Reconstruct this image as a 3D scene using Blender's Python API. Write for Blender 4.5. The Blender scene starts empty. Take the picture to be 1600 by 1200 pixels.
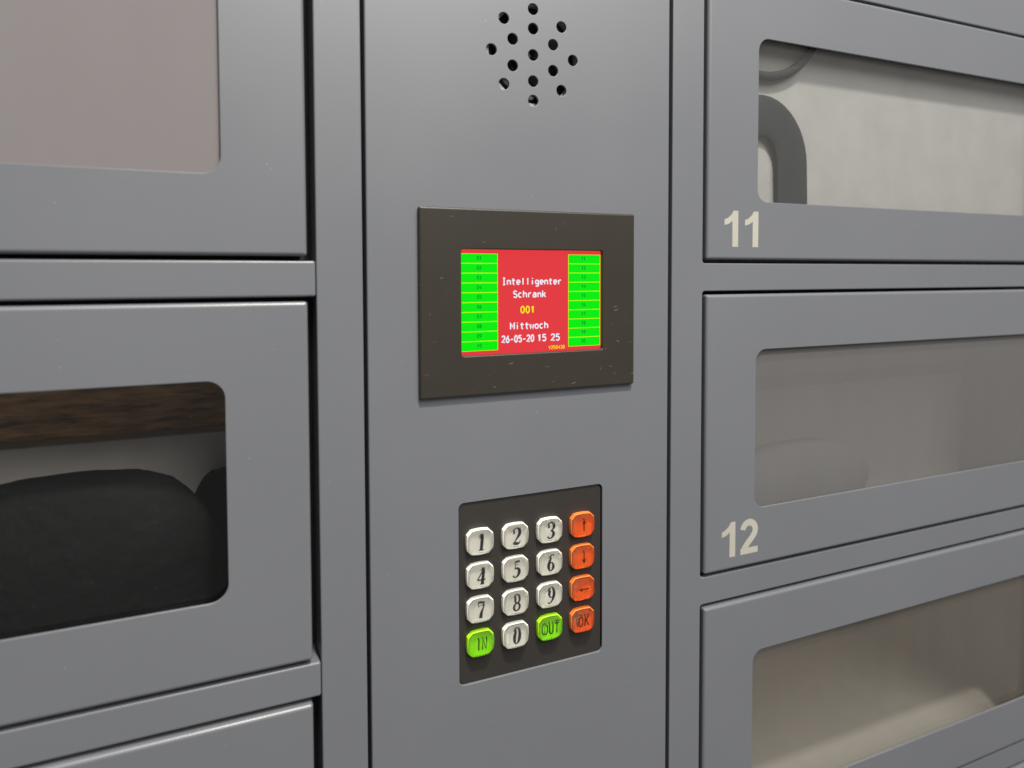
import bpy, math, random
from mathutils import Matrix, Vector
from mathutils.geometry import tessellate_polygon

random.seed(7)
scene = bpy.context.scene
col = scene.collection
MM = 0.001

# ------------------------------------------------------------------ camera
cam_data = bpy.data.cameras.new('camera')
cam = bpy.data.objects.new('camera', cam_data)
col.objects.link(cam)
yaw, pitch, roll = 0.421573, -0.039211, -0.00293
fwd = Vector((math.sin(yaw) * math.cos(pitch), math.cos(yaw) * math.cos(pitch), math.sin(pitch)))
rgt = Vector((math.cos(yaw), -math.sin(yaw), 0.0))
upv = rgt.cross(fwd)
r2 = rgt * math.cos(roll) + upv * math.sin(roll)
u2 = -rgt * math.sin(roll) + upv * math.cos(roll)
cam.matrix_world = Matrix(((r2.x, u2.x, -fwd.x, -0.144885),
                           (r2.y, u2.y, -fwd.y, -0.300000),
                           (r2.z, u2.z, -fwd.z, 0.033641),
                           (0, 0, 0, 1)))
cam_data.sensor_fit = 'HORIZONTAL'
cam_data.sensor_width = 36.0
cam_data.lens = 1111.3 / 1600 * 36
cam_data.shift_y = -(600 - 474.94) / 1600
cam_data.clip_start = 0.01
cam_data.clip_end = 50
cam_data.dof.use_dof = True
cam_data.dof.focus_distance = 0.352
cam_data.dof.aperture_fstop = 6.8
scene.camera = cam

# ------------------------------------------------------------------ light
world = bpy.data.worlds.new('World')
scene.world = world
world.use_nodes = True
bg = world.node_tree.nodes['Background']
bg.inputs['Color'].default_value = (1.0, 0.975, 0.95, 1)
bg.inputs['Strength'].default_value = 0.24


def area_lamp(name, loc, target, size, power, color, shape='DISK'):
    d = bpy.data.lights.new(name, 'AREA')
    d.shape = shape
    d.size = size
    d.energy = power
    d.color = color
    o = bpy.data.objects.new(name, d)
    col.objects.link(o)
    o.location = loc
    o.rotation_euler = (Vector(target) - Vector(loc)).to_track_quat('-Z', 'Y').to_euler()
    return o


area_lamp('ceiling_spot', (0.02, -0.62, 1.13), (0, 0, 0), 0.10, 25.0, (1.0, 0.95, 0.87))
area_lamp('added_soft_lamp', (0.5, -1.7, 1.62), (0, 0, 0.0), 1.5, 66.0, (1.0, 0.97, 0.93), 'SQUARE')  # added soft source, set forward so its sheen lightens the upper panel

scene.view_settings.view_transform = 'Standard'
scene.view_settings.look = 'None'
scene.view_settings.exposure = 0.0
scene.view_settings.gamma = 1.0
scene.view_settings.use_curve_mapping = False
scene.cycles.use_denoising = True
scene.cycles.max_bounces = 12
scene.cycles.transmission_bounces = 10
scene.cycles.transparent_max_bounces = 16
scene.cycles.sample_clamp_indirect = 4.0
scene.cycles.caustics_refractive = True
scene.cycles.blur_glossy = 0.3


# ------------------------------------------------------------------ materials
def new_mat(name):
    m = bpy.data.materials.new(name)
    m.use_nodes = True
    nt = m.node_tree
    return m, nt, nt.nodes['Principled BSDF'], nt.nodes['Material Output']


def node(nt, typ, **kw):
    n = nt.nodes.new(typ)
    for k, v in kw.items():
        setattr(n, k, v)
    return n


def math_node(nt, op, a, b=None, c=None, clamp=False):
    n = nt.nodes.new('ShaderNodeMath')
    n.operation = op
    n.use_clamp = clamp
    for i, v in enumerate((a, b, c)):
        if v is None:
            continue
        if isinstance(v, (int, float)):
            n.inputs[i].default_value = v
        else:
            nt.links.new(v, n.inputs[i])
    return n.outputs[0]


def mix_col(nt, fac, a, b):
    n = nt.nodes.new('ShaderNodeMix')
    n.data_type = 'RGBA'
    for sock, v in ((n.inputs[0], fac), (n.inputs[6], a), (n.inputs[7], b)):
        if isinstance(v, (int, float)):
            sock.default_value = v
        elif isinstance(v, tuple):
            sock.default_value = (*v, 1)
        else:
            nt.links.new(v, sock)
    return n.outputs[2]


def world_pos(nt):
    return nt.nodes.new('ShaderNodeNewGeometry').outputs['Position']


def dust(nt, pos, scale, radius, keep):
    """small scattered specks: 1 on a speck"""
    v = node(nt, 'ShaderNodeTexVoronoi', voronoi_dimensions='2D')
    v.inputs['Scale'].default_value = scale
    sx = node(nt, 'ShaderNodeSeparateXYZ')
    cx = node(nt, 'ShaderNodeCombineXYZ')
    nt.links.new(pos, sx.inputs[0])
    nt.links.new(sx.outputs[0], cx.inputs[0])
    nt.links.new(sx.outputs[2], cx.inputs[1])
    nt.links.new(cx.outputs[0], v.inputs['Vector'])
    near = math_node(nt, 'LESS_THAN', v.outputs['Distance'], radius)
    sep = node(nt, 'ShaderNodeSeparateColor')
    nt.links.new(v.outputs['Color'], sep.inputs[0])
    pick = math_node(nt, 'LESS_THAN', sep.outputs[0], keep)
    return math_node(nt, 'MULTIPLY', near, pick)


def noise(nt, pos, scale, detail=3.0, rough=0.5):
    n = node(nt, 'ShaderNodeTexNoise')
    n.inputs['Scale'].default_value = scale
    n.inputs['Detail'].default_value = detail
    n.inputs['Roughness'].default_value = rough
    nt.links.new(pos, n.inputs['Vector'])
    return n.outputs['Fac']


def paint_material(name, base, rough, specks=True):
    m, nt, b, out = new_mat(name)
    pos = world_pos(nt)
    cloud = noise(nt, pos, 14, 4)
    c2 = mix_col(nt, cloud, tuple(x * 0.95 for x in base), tuple(x * 1.05 for x in base))
    if specks:
        d1 = dust(nt, pos, 42, 0.0075, 0.10)
        d2 = dust(nt, pos, 95, 0.013, 0.05)
        s = math_node(nt, 'MULTIPLY', math_node(nt, 'MAXIMUM', d1, d2), 0.4)
        c2 = mix_col(nt, s, c2, (0.72, 0.7, 0.66))
    nt.links.new(c2, b.inputs['Base Color'])
    rr = math_node(nt, 'MULTIPLY_ADD', noise(nt, pos, 16, 5), 0.22, rough - 0.11)
    nt.links.new(rr, b.inputs['Roughness'])
    bump = node(nt, 'ShaderNodeBump')
    bump.inputs['Strength'].default_value = 0.10
    bump.inputs['Distance'].default_value = 0.00012
    nt.links.new(noise(nt, pos, 900, 2), bump.inputs['Height'])
    nt.links.new(bump.outputs[0], b.inputs['Normal'])
    return m


def plain(name, base, rough, spec=0.5, bump_scale=None, bump_d=0.0002, strength=0.3):
    m, nt, b, out = new_mat(name)
    b.inputs['Roughness'].default_value = rough
    b.inputs['Specular IOR Level'].default_value = spec
    pos = world_pos(nt)
    n = noise(nt, pos, 60, 4)
    nt.links.new(mix_col(nt, n, tuple(x * 0.88 for x in base), tuple(min(1, x * 1.12) for x in base)), b.inputs['Base Color'])
    if bump_scale:
        bump = node(nt, 'ShaderNodeBump')
        bump.inputs['Strength'].default_value = strength
        bump.inputs['Distance'].default_value = bump_d
        nt.links.new(noise(nt, pos, bump_scale, 4), bump.inputs['Height'])
        nt.links.new(bump.outputs[0], b.inputs['Normal'])
    return m


def scratched_plastic(name, base, rough, amount):
    m, nt, b, out = new_mat(name)
    pos = world_pos(nt)
    cloud = noise(nt, pos, 45, 5)
    c = mix_col(nt, cloud, tuple(x * 0.86 for x in base), tuple(x * 1.14 for x in base))
    total = None
    # short scuffs: stretched voronoi cells, each set turned another way
    for ang, scale, rad, keep in ((0.22, 230, 0.035, 0.22), (-0.45, 290, 0.03, 0.12), (1.25, 280, 0.03, 0.06), (0.08, 150, 0.018, 0.40)):
        m0 = node(nt, 'ShaderNodeMapping')
        m0.inputs['Rotation'].default_value = (0, ang, 0)
        nt.links.new(pos, m0.inputs['Vector'])
        mp = node(nt, 'ShaderNodeMapping')
        mp.inputs['Scale'].default_value = (0.13, 1.0, 1.0)
        mp.inputs['Location'].default_value = (ang, 0, ang * 0.3)
        nt.links.new(m0.outputs[0], mp.inputs['Vector'])
        d = dust(nt, mp.outputs[0], scale, rad, keep)
        total = d if total is None else math_node(nt, 'MAXIMUM', total, d)
    total = math_node(nt, 'MAXIMUM', total, dust(nt, pos, 260, 0.04, 0.08))
    patch = math_node(nt, 'MULTIPLY_ADD', noise(nt, pos, 38, 2), 5.0, -2.3, True)
    fine = noise(nt, pos, 1500, 2)
    s = math_node(nt, 'MULTIPLY', math_node(nt, 'MULTIPLY', total, patch), math_node(nt, 'MULTIPLY', fine, amount))
    c = mix_col(nt, s, c, (0.24, 0.22, 0.19))
    nt.links.new(c, b.inputs['Base Color'])
    b.inputs['Roughness'].default_value = rough
    bump = node(nt, 'ShaderNodeBump')
    bump.inputs['Strength'].default_value = 0.12
    bump.inputs['Distance'].default_value = 0.00008
    nt.links.new(noise(nt, pos, 2200, 2), bump.inputs['Height'])
    nt.links.new(bump.outputs[0], b.inputs['Normal'])
    return m


def pane_material(name, haze, tint, smear):
    """clear acrylic: see-through with a Fresnel sheen, plus a dusty film that scatters light"""
    m, nt, b, out = new_mat(name)
    nt.nodes.remove(b)
    pos = world_pos(nt)
    tr = node(nt, 'ShaderNodeBsdfTransparent')
    tr.inputs[0].default_value = (0.96, 0.965, 0.96, 1)
    gl = node(nt, 'ShaderNodeBsdfGlossy')
    gl.inputs['Roughness'].default_value = 0.04
    df = node(nt, 'ShaderNodeBsdfDiffuse')
    df.inputs[0].default_value = (*tint, 1)
    mp = node(nt, 'ShaderNodeMapping')
    mp.inputs['Scale'].default_value = (1.0, 1.0, 0.25)
    nt.links.new(pos, mp.inputs['Vector'])
    n = noise(nt, mp.outputs[0], 60, 5, 0.6)
    h = math_node(nt, 'MULTIPLY_ADD', n, smear, haze - smear * 0.5, True)
    sp = math_node(nt, 'MAXIMUM', dust(nt, pos, 150, 0.02, 0.05), dust(nt, pos, 420, 0.05, 0.02))
    h = math_node(nt, 'MAXIMUM', h, math_node(nt, 'MULTIPLY', sp, 0.15))
    m1 = node(nt, 'ShaderNodeMixShader')
    nt.links.new(h, m1.inputs[0])
    nt.links.new(tr.outputs[0], m1.inputs[1])
    nt.links.new(df.outputs[0], m1.inputs[2])
    fr = node(nt, 'ShaderNodeFresnel')
    # same Fresnel on both faces of the sheet (light goes straight through it)
    back = nt.nodes.new('ShaderNodeNewGeometry').outputs['Backfacing']
    nt.links.new(math_node(nt, 'MULTIPLY_ADD', back, 1 / 1.38 - 1.38, 1.38), fr.inputs['IOR'])
    m2 = node(nt, 'ShaderNodeMixShader')
    nt.links.new(fr.outputs[0], m2.inputs[0])
    nt.links.new(m1.outputs[0], m2.inputs[1])
    nt.links.new(gl.outputs[0], m2.inputs[2])
    nt.links.new(m2.outputs[0], out.inputs['Surface'])
    return m


def screen_material(name, color, strength=1.0):
    m, nt, b, out = new_mat(name)
    b.inputs['Base Color'].default_value = (0.002, 0.002, 0.002, 1)
    b.inputs['Roughness'].default_value = 0.25
    b.inputs['Specular IOR Level'].default_value = 0.05
    b.inputs['Emission Color'].default_value = (*color, 1)
    b.inputs['Emission Strength'].default_value = strength
    return m


def lens_material(name, color, rough=0.02):
    m, nt, b, out = new_mat(name)
    b.inputs['Base Color'].default_value = (*color, 1)
    b.inputs['Roughness'].default_value = rough
    b.inputs['IOR'].default_value = 1.47
    b.inputs['Transmission Weight'].default_value = 1.0
    return m


PAINT = (0.124, 0.1305, 0.1435)
M_PAINT = paint_material('grey_powder_coat', PAINT, 0.37)
M_INNER = plain('beige_inner_coat', (0.31, 0.292, 0.262), 0.6)
M_DARK = plain('black_inner', (0.012, 0.012, 0.012), 0.7)
M_BEZEL = scratched_plastic('scuffed_black_plastic', (0.026, 0.0225, 0.018), 0.32, 1.5)
M_PLATE = scratched_plastic('black_keypad_plastic', (0.021, 0.018, 0.0155), 0.5, 0.25)
M_NUMBER = plain('cream_reflective_film', (0.35, 0.34, 0.295), 0.45)
M_RED = screen_material('screen_red', (0.76, 0.044, 0.052))
M_GREEN = screen_material('screen_green', (0.0, 0.86, 0.004))
M_YELLOW = screen_material('screen_yellow', (1.0, 0.80, 0.01))
M_LINE = screen_material('screen_line_yellow', (0.85, 0.88, 0.02))
M_WHITE = screen_material('screen_white', (0.82, 0.90, 1.0))
M_DIGIT = screen_material('screen_dark_green', (0.0, 0.13, 0.02))
M_KEYWHITE = plain('white_key_plastic', (0.93, 0.895, 0.80), 0.4)
M_KEYGREEN = plain('green_key_plastic', (0.44, 0.94, 0.006), 0.4)
M_KEYORANGE = plain('orange_key_plastic', (1.0, 0.21, 0.03), 0.4)
M_INK = plain('black_ink', (0.012, 0.012, 0.014), 0.5)
M_LENS = lens_material('clear_key_lens', (1.0, 0.995, 0.975))
M_LENSG = lens_material('green_key_lens', (0.80, 1.0, 0.35))
M_LENSO = lens_material('orange_key_lens', (1.0, 0.72, 0.5))
M_SPK_RIM = plain('speaker_rim_metal', (0.45, 0.43, 0.40), 0.45)
M_SPK = plain('speaker_cone_black', (0.014, 0.013, 0.012), 0.6)
M_GAP_SHADE = plain('gap_shade_black', (0.015, 0.015, 0.015), 0.7)  # flat black in place of shade inside the gaps
M_CREAM = plain('cream_canvas', (0.30, 0.298, 0.29), 0.85, 0.2, 900, 0.0003)
M_SLATE = plain('slate_webbing', (0.012, 0.015, 0.019), 0.8, 0.3, 700, 0.0004)
M_BLACKCLOTH = plain('black_cloth', (0.004, 0.004, 0.0045), 0.8, 0.15, 160, 0.002, 0.6)
M_GREYCARD = plain('grey_card', (0.52, 0.485, 0.47), 0.7)
M_BLUEGREY = plain('blue_grey_felt', (0.125, 0.125, 0.13), 0.9, 0.2, 200, 0.001)
M_BROWNBAND = plain('brown_band', (0.23, 0.13, 0.065), 0.6)
M_TAUPE = plain('taupe_card', (0.36, 0.335, 0.325), 0.8)


def wood_material():
    m, nt, b, out = new_mat('brown_streaked_wood')
    pos = world_pos(nt)
    mp = node(nt, 'ShaderNodeMapping')
    mp.inputs['Rotation'].default_value = (0, 0.35, 0)
    mp.inputs['Scale'].default_value = (0.16, 1, 1)
    nt.links.new(pos, mp.inputs['Vector'])
    n = noise(nt, mp.outputs[0], 260, 5, 0.65)
    s = math_node(nt, 'MULTIPLY_ADD', n, 3.0, -1.0, True)
    nt.links.new(mix_col(nt, s, (0.11, 0.045, 0.017), (0.80, 0.45, 0.20)), b.inputs['Base Color'])
    b.inputs['Roughness'].default_value = 0.5
    return m


M_WOOD = wood_material()


# ------------------------------------------------------------------ mesh helpers
class RRect:
    """rounded rectangle in the cabinet's front plane (x right, z up), mm"""
    def __init__(self, x0, z0, x1, z1, r, n=6):
        self.a = (x0, z0, x1, z1)
        self.r = r
        self.n = n

    def pts(self, inset=0.0):
        x0, z0, x1, z1 = self.a
        x0 += inset; z0 += inset; x1 -= inset; z1 -= inset
        r = max(self.r - inset, 0.05)
        out = []
        for cx, cz, a0 in ((x1 - r, z0 + r, -90), (x1 - r, z1 - r, 0), (x0 + r, z1 - r, 90), (x0 + r, z0 + r, 180)):
            for i in range(self.n + 1):
                a = math.radians(a0 + 90 * i / self.n)
                out.append((cx + r * math.cos(a), cz + r * math.sin(a)))
        return out


class Circle:
    def __init__(self, x, z, r, n=28):
        self.c = (x, z); self.r = r; self.n = n

    def pts(self, inset=0.0):
        return [(self.c[0] + (self.r - inset) * math.cos(2 * math.pi * i / self.n),
                 self.c[1] + (self.r - inset) * math.sin(2 * math.pi * i / self.n)) for i in range(self.n)]


class MB:
    """collects geometry in mm; y is given as depth towards the viewer (dep)"""
    def __init__(self):
        self.v = []; self.f = []; self.m = []; self.cur = 0

    def vert(self, x, z, dep):
        self.v.append((x * MM, -dep * MM, z * MM))
        return len(self.v) - 1

    def face(self, idx):
        self.f.append(tuple(idx)); self.m.append(self.cur)

    def ring(self, pts, dep):
        return [self.vert(x, z, dep) for x, z in pts]

    def bridge(self, a, b, flip=False):
        n = len(a)
        for i in range(n):
            j = (i + 1) % n
            q = (a[i], a[j], b[j], b[i])
            self.face(q[::-1] if flip else q)

    def cap(self, loops, dep, back=False):
        vecs = [[Vector((x, z, 0)) for x, z in L] for L in loops]
        flat = [p for L in loops for p in L]
        idx = [self.vert(x, z, dep) for x, z in flat]
        for t in tessellate_polygon(vecs):
            a, b, c = (flat[i] for i in t)
            cr = (b[0] - a[0]) * (c[1] - a[1]) - (b[1] - a[1]) * (c[0] - a[0])
            if abs(cr) < 1e-9:
                continue
            t = tuple(idx[i] for i in t)
            if (cr < 0) != back:
                t = t[::-1]
            self.face(t)

    def plate(self, outer, holes, front, th, th_hole=None, bo=0.5, bh=0.2, segs=4, back=False):
        """sheet with rounded front edges, real holes and folded sides"""
        th_hole = th if th_hole is None else th_hole
        self.cap([outer.pts(bo)] + [h.pts(-bh) for h in holes], front)
        for shape, b, t, s in [(outer, bo, th, 1)] + [(h, bh, th_hole, -1) for h in holes]:
            prev = None
            for k in range(segs + 1):
                a = math.pi / 2 * k / segs
                ins = b * (1 - math.sin(a)) * s
                r = self.ring(shape.pts(ins), front - b * (1 - math.cos(a)))
                if prev:
                    self.bridge(prev, r, flip=(s > 0))
                prev = r
            r = self.ring(shape.pts(0), front - t)
            self.bridge(prev, r, flip=(s > 0))
        if back:
            self.cap([outer.pts(0)] + [h.pts(0) for h in holes], front - th, back=True)

    def box(self, x0, x1, z0, z1, d0, d1, b=0.0):
        """box from depth d0 (back) to d1 (front)"""
        self.plate(RRect(x0, z0, x1, z1, 0.06 if b == 0 else max(b, 0.06), 1 if b == 0 else 3), [], d1, d1 - d0, bo=max(b, 0.02), segs=1 if b == 0 else 3, back=True)

    def ribbon(self, pts, widths, dep):
        """flat stroke of varying width, in the front plane"""
        if isinstance(widths, (int, float)):
            widths = [widths] * len(pts)
        L = []; R_ = []
        n = len(pts)
        for i, (x, z) in enumerate(pts):
            ax, az = pts[max(i - 1, 0)]
            bx, bz = pts[min(i + 1, n - 1)]
            dx, dz = bx - ax, bz - az
            l = math.hypot(dx, dz) or 1
            nx, nz = -dz / l, dx / l
            w = widths[i] / 2
            if 0 < i < n - 1:
                d1x, d1z = x - ax, z - az
                l1 = math.hypot(d1x, d1z) or 1
                cosv = (d1x * dx + d1z * dz) / (l1 * l)
                w /= max(cosv, 0.6)
            L.append(self.vert(x + nx * w, z + nz * w, dep))
            R_.append(self.vert(x - nx * w, z - nz * w, dep))
        for i in range(n - 1):
            self.face((R_[i], R_[i + 1], L[i + 1], L[i]))

    def tube(self, path, radius, n=10, flat=1.0):
        """path: list of (x, z, dep); closed ends"""
        rings = []
        P = [Vector((x, z, d)) for x, z, d in path]
        for i, p in enumerate(P):
            t = (P[min(i + 1, len(P) - 1)] - P[max(i - 1, 0)]).normalized()
            side = Vector((0, 0, 1))
            a = t.cross(side).normalized()
            b = a.cross(t).normalized()
            rings.append([self.vert(*(p + a * radius * math.cos(2 * math.pi * k / n) + b * radius * flat * math.sin(2 * math.pi * k / n))) for k in range(n)])
        for r0, r1 in zip(rings, rings[1:]):
            self.bridge(r0, r1)
        self.face(rings[0][::-1]); self.face(rings[-1])

    def build(self, name, mats, parent=None, origin=(0, 0, 0), smooth=False):
        """origin in mm (x, z, dep); mesh is stored relative to it"""
        ox, oz, od = origin
        o0 = Vector((ox * MM, -od * MM, oz * MM))
        me = bpy.data.meshes.new(name)
        me.from_pydata([tuple(Vector(v) - o0) for v in self.v], [], self.f)
        if not isinstance(mats, (list, tuple)):
            mats = [mats]
        for m in mats:
            me.materials.append(m)
        for p, mi in zip(me.polygons, self.m):
            p.material_index = mi
            p.use_smooth = smooth
        me.update()
        return link(name, me, parent, o0)


def link(name, me, parent=None, loc=Vector((0, 0, 0))):
    o = bpy.data.objects.new(name, me)
    col.objects.link(o)
    if parent is not None:
        o.parent = parent
        base = Vector((0, 0, 0))
        q = parent
        while q is not None:
            base += q.location
            q = q.parent
        o.location = loc - base
    else:
        o.location = loc
    return o


def thing(name, label, cat, origin, group=None):
    o = bpy.data.objects.new(name, None)
    o.empty_display_size = 0.01
    col.objects.link(o)
    x, z, d = origin
    o.location = (x * MM, -d * MM, z * MM)
    tag(o, label, cat, group)
    return o


def tag(o, label, cat, group=None):
    o['label'] = label
    o['category'] = cat
    if group:
        o['group'] = group


# ------------------------------------------------------------------ cabinet
PITCH = 168.0
ROWS = 4
TOP, BOTTOM = 250.0, -480.0
OUT_U = 442.0
RAIL_T, RAIL_B = 40.1, 25.4           # the rail under the first row
DEPTH = 165.0                          # compartment depth
STILE_L = (-98.5, -79.3)
STILE_R = (79.7, 99.4)

cabinet = thing('locker_cabinet', 'grey powder-coated steel locker cabinet with windowed doors either side of a control panel', 'locker', (0, BOTTOM, -80))

# right bay: posts and rails are one welded face with rounded inner corners
mb = MB()
holes = []
for k in range(-1, ROWS - 1):
    holes.append(RRect(STILE_R[1], RAIL_T - PITCH * (k + 1), 424.0, RAIL_B - PITCH * k, 1.6, 4))
mb.plate(RRect(STILE_R[0], BOTTOM, OUT_U, TOP, 0.6, 2), holes, 0.0, 18.0, bo=0.5, bh=0.55, segs=4)
mb.build('welded_face_frame', M_PAINT, cabinet)

# left bay: posts with separate rails butted between them
for (x0, x1) in (STILE_L, (-OUT_U, -424.0)):
    mb = MB()
    mb.plate(RRect(x0, BOTTOM, x1, TOP, 0.6, 3), [], 0.0, 18.0, bo=0.6, segs=4)
    mb.build('post', M_PAINT, cabinet)
for k in range(-1, ROWS):
    z1 = RAIL_T - PITCH * k
    z0 = RAIL_B - PITCH * k
    if k == -1:
        z1 = TOP
    if k == ROWS - 1:
        z0 = BOTTOM
    mb = MB()
    mb.plate(RRect(-423.8, z0, STILE_L[0] - 0.25, z1, 1.0, 3), [], 0.15, 18.0, bo=1.0, segs=4)
    mb.build('rail', M_PAINT, cabinet)
mb = MB()
mb.plate(RRect(STILE_L[1] + 0.3, 193.4, STILE_R[0] - 0.3, TOP, 0.6, 3), [], 0.0, 18.0, bo=0.6)
mb.build('rail', M_PAINT, cabinet)

# carcass: back, sides, dividers, top, bottom
mb = MB(); mb.box(-OUT_U, OUT_U, BOTTOM, TOP, -DEPTH - 2, -DEPTH); mb.build('back_panel', M_INNER, cabinet)
for x0, x1 in ((-OUT_U, -OUT_U + 1.5), (OUT_U - 1.5, OUT_U), (-99.5, -98.0), (-80.5, -79.0), (79.4, 80.9), (98.2, 99.7)):
    mb = MB(); mb.box(x0, x1, BOTTOM + 1, TOP - 1, -DEPTH + 0.2, -18.2); mb.build('side_wall', M_INNER, cabinet)
mb = MB(); mb.box(-OUT_U + 1.6, OUT_U - 1.6, TOP - 1.5, TOP, -DEPTH + 0.2, -18.2); mb.build('top_panel', M_INNER, cabinet)
mb = MB(); mb.box(-OUT_U + 1.6, OUT_U - 1.6, BOTTOM, BOTTOM + 1.5, -DEPTH + 0.2, -18.2); mb.build('bottom_panel', M_INNER, cabinet)
for s in (-1, 1):
    for k in range(-1, ROWS - 1):
        z1 = RAIL_T - PITCH * k
        xs = sorted((s * 99.9, s * (OUT_U - 1.7)))
        mb = MB(); mb.box(xs[0], xs[1], z1 - 14.4, z1 - 0.3, -DEPTH + 0.4, -18.4)
        mb.build('shelf', M_INNER, cabinet)


# added black strips standing in for the shade deep in door and panel gaps
def gap_shade_strip(x0, z0, x1, z1, w, dep):
    mb = MB()
    mb.plate(RRect(x0, z0, x1, z1, 1.0, 2), [RRect(x0 + w, z0 + w, x1 - w, z1 - w, 1.0, 2)], dep, 4.0, bo=0.1, bh=0.1, segs=1)
    mb.build('gap_shade_strip', M_GAP_SHADE, cabinet)


for k in range(-1, ROWS - 1):
    zb, zt = RAIL_T - PITCH * (k + 1) + 0.03, RAIL_B - PITCH * k - 0.03
    gap_shade_strip(STILE_R[1] + 0.03, zb, 423.97, zt, 4, -16.2)
    gap_shade_strip(-423.7, zb, STILE_L[0] - 0.03, zt, 5.5, -16.2)
gap_shade_strip(STILE_L[1] + 0.03, BOTTOM + 0.1, STILE_R[0] - 0.03, 193.3, 8, -16.2)

# ------------------------------------------------------------------ numerals on the doors
def arc(cx, cz, rx, rz, a0, a1, n=14):
    return [(cx + rx * math.cos(math.radians(a0 + (a1 - a0) * i / n)), cz + rz * math.sin(math.radians(a0 + (a1 - a0) * i / n))) for i in range(n + 1)]


def numeral(mb, ch, x, z, dep):
    """bold sans numerals, 19.2 mm tall; x is the left edge"""
    def poly(pts):
        mb.cap([[(x + a, z + b) for a, b in pts]], dep)
    if ch == '1':
        poly([(0, 11.4), (3.0, 12.2), (5.35, 13.7), (5.35, 0), (9.3, 0), (9.3, 19.2), (6.2, 19.2), (4.6, 17.0), (2.4, 15.3), (0, 14.4)])
    elif ch == '2':
        W = 3.7
        path = arc(6.2, 13.0, 4.4, 4.4, 172, -32, 18) + [(8.2, 8.6), (5.8, 6.4), (3.4, 3.9), (2.1, 1.6)]
        mb.ribbon([(x + a, z + b) for a, b in path], W, dep)
        mb.ribbon([(x + 0.2, z + 1.72), (x + 12.4, z + 1.72)], 3.44, dep + 0.02)
    elif ch == '3':
        mb.ribbon([(x + a, z + b) for a, b in arc(6.0, 13.7, 4.0, 3.7, 160, -80, 16)], 3.5, dep)
        mb.ribbon([(x + a, z + b) for a, b in arc(6.0, 5.9, 4.5, 4.1, 85, -165, 16)], 3.5, dep + 0.02)
    elif ch == '4':
        mb.ribbon([(x + 9.4, z), (x + 9.4, z + 19.2)], 3.7, dep)
        mb.ribbon([(x + 0.2, z + 5.6), (x + 12.6, z + 5.6)], 3.3, dep + 0.02)
        mb.ribbon([(x + 8.6, z + 18.4), (x + 1.3, z + 6.2)], 3.2, dep + 0.04)


# ------------------------------------------------------------------ doors
DOOR_FRONT = 1.5
door_info = {
    ('L', 0): ('grey steel locker door with filmy pinkish window, left of the speaker holes', M_HAZE := pane_material('filmed_pane', 0.95, (0.172, 0.160, 0.163), 0.08)),
    ('L', 1): ('grey steel locker door whose window shows black bags, left of the display', pane_material('clear_pane', 0.0, (0.5, 0.5, 0.5), 0.004)),
    ('L', 2): ('grey steel locker door at lower left, only its top edge showing', pane_material('clear_pane_low', 0.05, (0.5, 0.5, 0.5), 0.05)),
    ('R', 0): ('grey steel locker door numbered 11 with a pale bag and dark strap behind its window', pane_material('hazy_pane_upper', 0.04, (0.4, 0.39, 0.37), 0.03)),
    ('R', 1): ('grey steel locker door numbered 12 with a dim grey-brown window', pane_material('hazy_pane_middle', 0.36, (0.20, 0.195, 0.195), 0.08)),
    ('R', 2): ('grey steel locker door below door 12, its empty brownish compartment showing', pane_material('hazy_pane_lower', 0.10, (0.42, 0.37, 0.31), 0.04)),
    ('R', 3): ('grey steel locker door at the bottom right corner, lowest of the column', pane_material('hazy_pane_bottom', 0.10, (0.42, 0.37, 0.31), 0.04)),
}
for (side, row), (label, pane_mat) in door_info.items():
    z1 = 23.5 - PITCH * (row - 1)
    z0 = -126.0 - PITCH * (row - 1)
    if side == 'R':
        x0, x1 = 101.1, 422.0
        wx0, wx1 = 134.9, 389.0
    else:
        x0, x1 = -422.0, -102.2
        wx0, wx1 = -389.0, -134.2
    wz1, wz0 = z1 - 30.4, z0 + 31.4
    mb = MB()
    mb.plate(RRect(x0, z0, x1, z1, 1.2, 4), [RRect(wx0, wz0, wx1, wz1, 7.0, 10)], DOOR_FRONT, 16.0, th_hole=1.2, bo=1.7, bh=0.25, segs=7)
    d = mb.build('locker_door', M_PAINT, cabinet, ((x0 + x1) / 2, z0, 0))
    d['label'] = label
    # pane sits just behind the sheet
    mb = MB(); mb.box(wx0 - 9, wx1 + 9, wz0 - 9, wz1 + 9, -2.7, -0.5, 0.2); mb.build('window_pane', pane_mat, d)
    if side == 'R':
        mb = MB()
        s = str(11 + row)
        bx, bz = 112.3, z0 + 6.9
        numeral(mb, s[0], bx, bz, DOOR_FRONT + 0.05)
        numeral(mb, s[1], bx + 13.9 if s[1] == '1' else bx + 12.7, bz, DOOR_FRONT + 0.05)
        mb.build('door_number', M_NUMBER, d)

# ------------------------------------------------------------------ control panel
SPK = (0.8, 135.8)
holes = [Circle(SPK[0], SPK[1], 2.6)]
for n, r in ((8, 20.9), (6, 12.0)):
    for k in range(n):
        a = math.pi / 2 - 2 * math.pi * k / n
        holes.append(Circle(SPK[0] + r * math.cos(a), SPK[1] + r * math.sin(a), 2.6))
KP = (-37.1, -153.8, 38.5, -69.3)
holes.append(RRect(*KP, 2.6, 6))
mb = MB()
mb.plate(RRect(-77.6, BOTTOM + 2, 77.6, 191.5, 0.7, 4), holes, 0.0, 16.0, th_hole=1.2, bo=0.7, bh=0.25, segs=4)
panel = mb.build('control_panel', M_PAINT, cabinet, (0, BOTTOM + 2, 0))
panel['label'] = 'tall grey steel control panel with round speaker holes between the locker columns'

speaker = MB()
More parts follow.
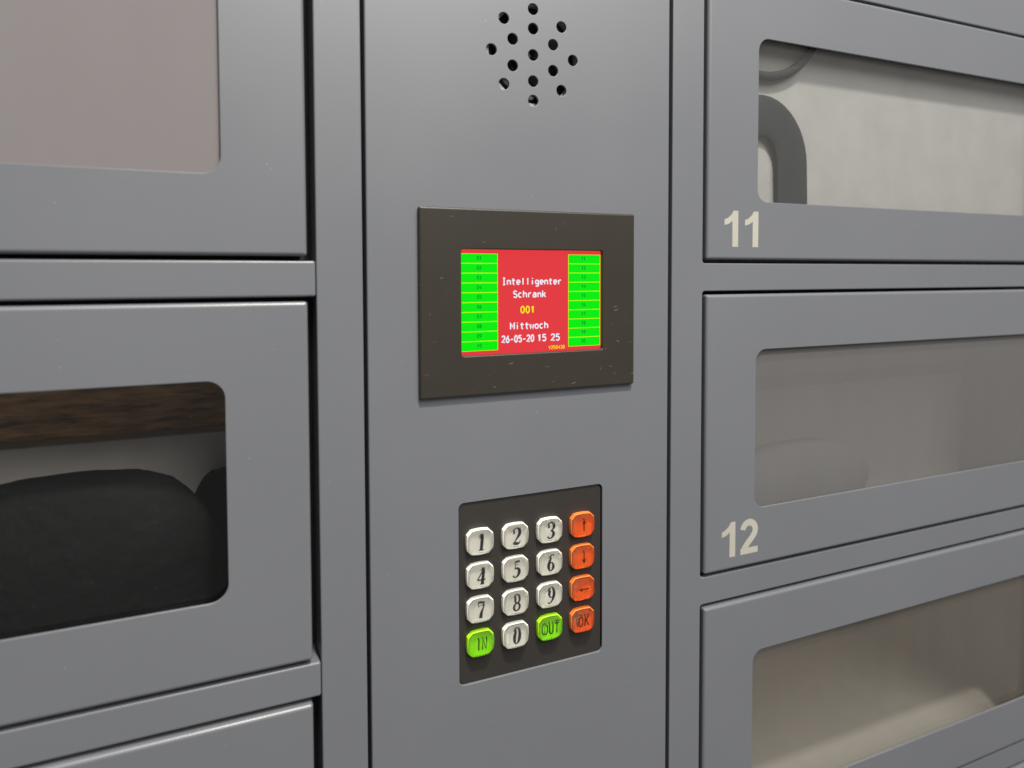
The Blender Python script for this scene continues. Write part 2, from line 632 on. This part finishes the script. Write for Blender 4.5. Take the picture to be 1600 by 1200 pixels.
# speaker: rim ring and cone behind the perforation
def ring_disc(mb, prof, n=48):
    rings = []
    for r, dep in prof:
        rings.append([mb.vert(SPK[0] + 1.4 + r * math.cos(2 * math.pi * i / n), SPK[1] + 1.0 + r * math.sin(2 * math.pi * i / n), dep) for i in range(n)])
    for a, b in zip(rings, rings[1:]):
        mb.bridge(a, b)
ring_disc(speaker, [(30, -8), (30, -3.0), (29.5, -2.6), (22.9, -2.6), (22.5, -3.0), (22.3, -5.5)])
spk = speaker.build('speaker_rim', M_SPK_RIM, panel)
cone = MB()
ring_disc(cone, [(22.4, -5.4), (20.5, -4.4), (18.0, -5.2), (7.0, -11.0), (6.4, -9.0), (3.5, -7.6), (0.1, -7.2)])
cone.build('speaker_cone', M_SPK, panel)

# ------------------------------------------------------------------ display
display = thing('display_unit', 'scuffed black display bezel with lit red and green screen above the keypad', 'display', (0, -20.3, 0))
mb = MB()
mb.plate(RRect(-55.3, -20.3, 55.3, 64.0, 0.9, 4), [RRect(-35.9, -2.15, 37.0, 45.7, 1.0, 4)], 2.4, 2.38, th_hole=2.1, bo=0.9, bh=0.6, segs=5)
mb.build('bezel', M_BEZEL, display)
SD = 0.4
mb = MB(); mb.box(-37.0, 38.2, -3.4, 46.8, 0.06, SD); screen = mb.build('screen', M_RED, display)

CH, CTOP = 4.415, 43.85
GL = {}


def poly_font():
    g = {}
    E = lambda cx, cz, rx, rz, a0=0, a1=360, n=16: arc(cx, cz, rx, rz, a0, a1, n)
    g['I'] = [[(.5, 0), (.5, 1)], [(.28, 1), (.72, 1)], [(.28, 0), (.72, 0)]]
    g['n'] = [[(.18, 0), (.18, .68)], E(.5, .38, .32, .27, 180, 0, 10) + [(.82, 0)]]
    g['t'] = [[(.42, .95), (.42, .2)] + E(.62, .2, .2, .18, 180, 280, 6), [(.12, .66), (.8, .66)]]
    g['e'] = [[(.16, .36), (.84, .36)] + E(.5, .36, .34, .32, 0, 310, 16)]
    g['l'] = [[(.5, 0), (.5, 1)]]
    g['i'] = [[(.5, 0), (.5, .66)], [(.5, .86), (.5, 1)]]
    g['g'] = [E(.48, .38, .32, .28), [(.82, .68), (.82, -.08)] + E(.5, -.08, .32, .2, 0, -150, 8)]
    g['r'] = [[(.25, 0), (.25, .68)], E(.6, .38, .35, .28, 180, 60, 8)]
    g['S'] = [E(.5, .74, .32, .24, 25, 250, 12) + E(.5, .26, .34, .26, 80, -155, 12)]
    g['c'] = [E(.5, .35, .34, .33, 50, 310, 14)]
    g['h'] = [[(.18, 0), (.18, 1)], E(.5, .38, .32, .28, 180, 0, 10) + [(.82, 0)]]
    g['a'] = [E(.5, .45, .3, .22, 150, 0, 8) + [(.8, 0)], E(.46, .2, .3, .19)]
    g['k'] = [[(.18, 0), (.18, 1)], [(.78, .68), (.2, .26)], [(.42, .42), (.82, 0)]]
    g['M'] = [[(.12, 0), (.12, 1), (.5, .35), (.88, 1), (.88, 0)]]
    g['w'] = [[(.06, .68), (.28, 0), (.5, .6), (.72, 0), (.94, .68)]]
    g['o'] = [E(.5, .34, .34, .33)]
    g['-'] = [[(.2, .42), (.8, .42)]]
    g['V'] = [[(.1, 1), (.5, 0), (.9, 1)]]
    g['0'] = [E(.5, .5, .33, .49, 0, 360, 20)]
    g['1'] = [[(.25, .78), (.52, 1), (.52, 0)]]
    g['2'] = [E(.5, .72, .33, .27, 165, -25, 12) + [(.16, 0.03), (.86, 0.03)]]
    g['3'] = [E(.48, .75, .3, .24, 150, -85, 12), E(.48, .26, .34, .26, 85, -155, 12)]
    g['4'] = [[(.68, 0), (.68, 1), (.12, .3), (.9, .3)]]
    g['5'] = [[(.82, .97), (.25, .97), (.2, .55)] + E(.48, .32, .34, .3, 110, -150, 12)]
    g['6'] = [E(.5, .31, .33, .3), [(.72, 1), (.4, .72), (.2, .45)]]
    g['7'] = [[(.14, .97), (.84, .97), (.42, 0)]]
    g['8'] = [E(.5, .75, .28, .24), E(.5, .26, .33, .26)]
    g['9'] = [E(.5, .69, .33, .3), [(.8, .6), (.62, .3), (.3, 0)]]
    return g


GLY = poly_font()


def screen_text(name, text, x0, x1, z0, h, mat, width, dep, slack=0.12):
    """text fitted between x0 and x1 on equal advances, as a thin lit layer"""
    mb = MB()
    adv = (x1 - x0) / (len(text) - slack * 2)
    gw = adv * 0.98
    for i, ch in enumerate(text):
        if ch == ' ':
            continue
        bx = x0 + adv * (i - slack)
        for line in GLY[ch]:
            mb.ribbon([(bx + a * gw, z0 + b * h) for a, b in line], width, dep)
    return mb.build(name, mat, screen)


for side, cx0, cx1 in (('a', -36.4, -17.6), ('b', 18.95, 36.72)):
    for i in range(10):
        za = CTOP - CH * i
        zb = za - CH
        mb = MB()
        mb.cap([[(cx0, zb), (cx1, zb), (cx1, za), (cx0, za)]], SD + 0.03)
        mb.cur = 1
        mb.cap([[(cx0 + .17, zb + .11), (cx1 - .17, zb + .11), (cx1 - .17, za - .11), (cx0 + .17, za - .11)]], SD + 0.05)
        mb.build('status_cell', [M_LINE, M_GREEN], screen)
        num = '%02d' % (i + 1 + (10 if side == 'b' else 0))
        nx = -27.9 if side == 'a' else 26.2
        screen_text('cell_number', num, nx, nx + 2.2, zb + 1.62, 1.6, M_DIGIT, 0.26, SD + 0.07)

T = SD + 0.06
screen_text('title_line', 'Intelligenter', -15.4, 15.3, 29.7, 3.0, M_WHITE, 0.60, T)
screen_text('title_line', 'Schrank', -9.8, 7.0, 23.75, 3.05, M_WHITE, 0.60, T)
screen_text('cabinet_number', '001', -6.1, 1.1, 16.5, 3.05, M_YELLOW, 0.66, T)
screen_text('weekday_line', 'Mittwoch', -11.3, 8.1, 9.05, 3.05, M_WHITE, 0.60, T)
screen_text('date_line', '26-05-20', -15.7, 0.7, 3.0, 3.1, M_WHITE, 0.62, T)
screen_text('time_line', '15', 2.6, 7.1, 3.0, 3.1, M_WHITE, 0.62, T)
screen_text('time_line', '25', 9.7, 14.3, 3.0, 3.1, M_WHITE, 0.62, T)
screen_text('version_line', 'V250430', 8.5, 17.0, -1.0, 1.55, M_YELLOW, 0.30, T)

# ------------------------------------------------------------------ keypad
keypad = thing('keypad', 'recessed black keypad with sixteen white, green and orange keys', 'keypad', (0.7, KP[1], 0))
PD = -0.9
mb = MB()
mb.plate(RRect(KP[0] + 0.35, KP[1] + 0.25, KP[2] - 0.5, KP[3] - 0.35, 2.4, 6), [], PD, 3.0, bo=0.25, segs=3, back=True)
mb.build('key_plate', M_PLATE, keypad)


def catmull(pts, n=7):
    out = []
    P = [pts[0]] + list(pts) + [pts[-1]]
    for i in range(1, len(P) - 2):
        for k in range(n):
            t = k / n
            out.append(tuple(0.5 * (2 * P[i][c] + (P[i + 1][c] - P[i - 1][c]) * t
                       + (2 * P[i - 1][c] - 5 * P[i][c] + 4 * P[i + 1][c] - P[i + 2][c]) * t * t
                       + (3 * P[i][c] - P[i - 1][c] - 3 * P[i + 1][c] + P[i + 2][c]) * t ** 3) for c in range(3)))
    out.append(tuple(pts[-1]))
    return out


def loop_stroke(cx, cz, rx, rz, wside, wtop, slant, n=28):
    out = []
    for i in range(n + 1):
        a = 2 * math.pi * i / n
        z = cz + rz * math.sin(a)
        out.append((cx + rx * math.cos(a) + (z - 0.5) * slant, z, wtop + (wside - wtop) * abs(math.cos(a)) ** 1.3))
    return out


C_, Ln = catmull, list
LEG = {
    '1': [[(.44, .97, .15), (.34, .04, .15)], [(.2, .78, .03), (.33, .86, .05), (.44, .97, .08)], [(.14, .02, .045), (.54, .02, .045)]],
    '2': [C_([(.13, .72, .10), (.14, .82, .10), (.24, .94, .06), (.42, .98, .07), (.58, .84, .15), (.52, .62, .14), (.3, .33, .07), (.06, .05, .05)]),
          C_([(.06, .05, .08), (.2, .08, .14), (.4, .05, .13), (.55, .1, .06), (.62, .26, .02)])],
    '3': [C_([(.14, .76, .11), (.16, .84, .09), (.27, .95, .06), (.42, .97, .08), (.57, .82, .14), (.46, .62, .08), (.28, .53, .04)]),
          C_([(.28, .53, .04), (.46, .47, .1), (.53, .28, .15), (.4, .08, .09), (.22, .02, .06), (.09, .09, .08), (.07, .17, .10)])],
    '4': [[(.52, .98, .06), (.05, .31, .06)], [(.05, .3, .07), (.64, .3, .07)], [(.53, .98, .14), (.40, .02, .15)], [(.26, .02, .045), (.56, .02, .045)]],
    '5': [[(.28, .92, .11), (.62, .97, .10)], [(.27, .95, .04), (.19, .58, .04)],
          C_([(.19, .58, .05), (.38, .63, .09), (.53, .44, .15), (.45, .17, .12), (.24, .02, .06), (.1, .09, .08), (.08, .17, .1)])],
    '6': [C_([(.6, .9, .09), (.5, .97, .06), (.36, .9, .07), (.2, .66, .12), (.12, .34, .15), (.19, .06, .08), (.34, .02, .06), (.5, .24, .14), (.46, .5, .08), (.32, .57, .05), (.18, .44, .04)])],
    '7': [[(.12, .76, .04), (.18, .93, .08)], C_([(.15, .92, .1), (.3, .95, .14), (.46, .9, .11), (.6, .95, .08)]),
          C_([(.61, .95, .05), (.44, .62, .08), (.32, .32, .14), (.27, .02, .16)])],
    '8': [loop_stroke(.36, .75, .17, .22, .11, .06, .1), loop_stroke(.36, .26, .22, .25, .11, .06, .1)],
    '0': [loop_stroke(.35, .5, .2, .48, .15, .04, .12)],
    'I': [[(.5, 0, .085), (.56, 1, .085)]],
    'N': [[(.1, 0, .085), (.16, 1, .085), (.78, 0, .085), (.86, 1, .085)]],
    'O': [loop_stroke(.5, .5, .36, .48, .085, .085, .05)],
    'U': [[(.14, 1, .085), (.14, .3, .085)] + [(a, b, .085) for a, b in arc(.47, .3, .33, .29, 180, 360, 12)] + [(.84, 1, .085)]],
    'T': [[(.06, .97, .085), (.94, .97, .085)], [(.5, .97, .085), (.46, 0, .085)]],
    'K': [[(.14, 0, .085), (.18, 1, .085)], [(.82, 1, .085), (.18, .42, .085)], [(.36, .58, .085), (.84, 0, .085)]],
}
LEG['9'] = [[(.68 - a, 1 - b, w) for a, b, w in LEG['6'][0]]]


def legend(mb, text, dep):
    if text in ('up', 'down', 'left'):
        def T_(a, b):
            return {'up': (a, b), 'down': (a, -b), 'left': (-b, a)}[text]
        mb.ribbon([T_(0, -2.7), T_(0, 1.6)], 0.6, dep)
        mb.cap([[T_(-1.15, 0.7), T_(0, 1.2), T_(1.15, 0.7), T_(0, 3.0)]], dep + 0.01)
        return
    H = 7.0 if text.isdigit() else 4.8
    adv = {1: 6.6, 2: 3.4, 3: 3.0}[len(text)]
    if text == 'IN':
        adv = 3.0
    w = adv * len(text)
    sc = 6.6 if text.isdigit() else adv * 0.9
    for i, ch in enumerate(text):
        bx = -w / 2 + adv * i + (1.0 if text.isdigit() else 0.1)
        for st in LEG[ch]:
            mb.ribbon([(bx + p[0] * sc, -H / 2 + p[1] * H) for p in st], [p[2] * (10.2 if text.isdigit() else 7.6) for p in st], dep)


# one key shape, shared by all keys
KW, KHH = 12.6, 11.2
def key_outline(w, h, cut, bulge, n=4):
    """eight-sided key: gently bulged sides and cut corners"""
    hw, hh = w / 2, h / 2
    out = []
    for (ax, az), (bx, bz), (nx, nz) in (((-hw + cut, -hh), (hw - cut, -hh), (0, -1)), ((hw, -hh + cut), (hw, hh - cut), (1, 0)),
                                         ((hw - cut, hh), (-hw + cut, hh), (0, 1)), ((-hw, hh - cut), (-hw, -hh + cut), (-1, 0))):
        for i in range(n + 1):
            t = i / n
            k = bulge * (1 - (2 * t - 1) ** 2)
            out.append((ax + (bx - ax) * t + nx * k, az + (bz - az) * t + nz * k))
    return out


def key_base():
    mb = MB()
    rings = [mb.ring(key_outline(KW - i, KHH - i, 2.0, 0.35), d) for i, d in ((0, 0.0), (0, 1.9), (0.12, 2.1), (0.4, 2.2))]
    for a, b in zip(rings, rings[1:]):
        mb.bridge(a, b, flip=False)
    mb.face(rings[-1])
    return mb


def key_lens():
    mb = MB()
    prof = [(0.6, 2.26, 2.0, .3), (0.6, 2.6, 2.0, .3), (0.75, 2.75, 1.95, .3), (4.2, 5.0, 1.0, .12), (4.5, 5.05, .95, .1)]
    rings = [mb.ring(key_outline(KW - i, KHH - i, c, bl), d) for i, d, c, bl in prof]
    for a, b in zip(rings, rings[1:]):
        mb.bridge(a, b)
    mb.face(rings[-1]); mb.face(rings[0][::-1])
    return mb


COLS = (-27.1, -9.3, 8.8, 26.7)
RWS = (-87.9, -103.6, -119.4, -135.2)
KEYS = [['1', '2', '3', 'up'], ['4', '5', '6', 'down'], ['7', '8', '9', 'left'], ['IN', '0', 'OUT', 'OK']]
base_me, lens_me = {}, {}
for r in range(4):
    for c in range(4):
        t = KEYS[r][c]
        kind = 'orange' if c == 3 else ('green' if t in ('IN', 'OUT') else 'white')
        bm_, lm_ = {'orange': (M_KEYORANGE, M_LENSO), 'green': (M_KEYGREEN, M_LENSG), 'white': (M_KEYWHITE, M_LENS)}[kind]
        loc = Vector((COLS[c] * MM, -PD * MM, RWS[r] * MM))
        if kind not in base_me:
            k = key_base().build('key', bm_, keypad)
            base_me[kind] = k.data
            l = key_lens().build('key_lens', lm_, k)
            lens_me[kind] = l.data
            k.location = loc - keypad.location
            l.location = (0, 0, 0)
        else:
            k = link('key', base_me[kind], keypad, loc)
            l = link('key_lens', lens_me[kind], k, loc)
        k['label'] = {'orange': 'glossy orange key', 'green': 'glossy green key', 'white': 'glossy white key'}[kind]
        mb = MB(); legend(mb, t, 2.225)
        lg = mb.build('key_legend', M_INK, k)
        lg.location = (0, 0, 0)

# ------------------------------------------------------------------ things inside the lockers
FLOOR = {r: RAIL_T - PITCH * r - 0.3 for r in range(4)}      # shelf top under each row


def blob(mb, cx, z0, dep, rx, rz, rd, seed, n=28, m=14, notch=0.0, ex=0.42):
    """soft bag standing on a shelf: flattened bottom, uneven top"""
    rnd = random.Random(seed)
    ph = [rnd.uniform(0, 6.28) for _ in range(6)]
    rings = []
    for j in range(m + 1):
        t = j / m
        th = math.pi * t
        rings.append([])
        for i in range(n):
            a = 2 * math.pi * i / n
            s = math.sin(th) ** ex
            x = rx * s * math.cos(a)
            y = rd * s * math.sin(a)
            z = rz * (1 - math.cos(th)) * 0.5 * 2
            k = 1 + 0.05 * math.sin(3 * a + ph[0] + 2 * th) + 0.04 * math.sin(5 * th + ph[1]) + 0.03 * math.sin(7 * a + ph[2])
            z2 = z * (1 - notch * math.exp(-(x / (rx * 0.3)) ** 2) * t)
            rings[-1].append(mb.vert(cx + x * k, z0 + max(z2 * (0.97 + 0.03 * k), 0), dep + y * k))
    for a, b in zip(rings, rings[1:]):
        mb.bridge(a, b)


# door 11: cream tote bag with slate straps
bag = thing('tote_bag', 'pale canvas bag with dark curved straps behind the window of door 11', 'bag', (260, FLOOR[0], -25))
mb = MB(); mb.box(108, 408, FLOOR[0] + 0.1, 186, -40, -9.5, 4); mb.build('bag_body', M_CREAM, bag)
SDP = -6.3
mb = MB()
arc1 = [(146.0 + 42 * math.sin(math.radians(a)), 186.0 - 42 * math.cos(math.radians(a)), SDP) for a in range(-64, 71, 5)]
mb.tube(arc1, 2.6, 10, 0.7); mb.build('thin_strap', M_SLATE, bag, smooth=True)
mb = MB()
arc2 = [(145.0 - 22 * math.cos(math.radians(a)), 96 + 26 * math.sin(math.radians(a)), SDP) for a in range(0, 181, 9)]
arc2 = [(123.0, 96 - 6 * i, SDP) for i in range(8, 0, -1)] + arc2 + [(167.0 + 0.2 * i, 96 - 6 * i, SDP) for i in range(1, 9)]
mb.tube(arc2, 11.6, 14, 0.16); mb.build('thick_strap', M_SLATE, bag, smooth=True)

# door 12: felt pouch in front of a card with a brown band
card = thing('folder', 'taupe folder with a brown band, upright behind the window of door 12', 'folder', (262, FLOOR[1], -84))
mb = MB(); mb.box(140, 400, FLOOR[1] + 0.1, 18, -68, -60, 1); mb.build('folder_cover', M_TAUPE, card)
mb = MB(); mb.box(139, 401, -42, -34, -69, -59.2, 0.4); mb.build('folder_band', M_BROWNBAND, card)
pouch = MB()
blob(pouch, 206, FLOOR[1] + 0.1, -38, 58, 28, 18, 5, ex=0.7)
po = pouch.build('pouch', M_BLUEGREY, None, (206, FLOOR[1], -38), smooth=True)
tag(po, 'soft grey pouch low behind the hazy window of door 12', 'pouch')

# left door 2: two black bags, a grey box and a brown wooden board behind
for x, w, h, dp, rd_, ex_, nm in ((-190, 55, 41, -32, 17, 0.5, 'larger black cloth bag behind the window of the left middle door'), (-127, 20, 36, -59, 7.5, 0.35, 'smaller black cloth bag beside the window edge of the left middle door')):
    mb = MB()
    blob(mb, x, FLOOR[1] + 0.1, dp, w, h, rd_, int(-x), ex=ex_)
    b_ = mb.build('cloth_bag', M_BLACKCLOTH, None, (x, FLOOR[1], dp), smooth=True)
    tag(b_, nm, 'bag', 'black bags in the locker')
mb = MB(); mb.box(-330, -104, FLOOR[1] + 0.1, -41, -84, -69, 0.8)
g = mb.build('grey_box', M_GREYCARD, None, (-217, FLOOR[1], -73))
tag(g, 'flat grey box behind the black bags in the left middle locker', 'box')
mb = MB(); mb.box(-345, -101.5, FLOOR[1] + 0.1, 12, -98, -86, 1.0)
w_ = mb.build('wooden_board', M_WOOD, None, (-222, FLOOR[1], -94))
tag(w_, 'dark brown streaked board at the top of the left middle window', 'board')
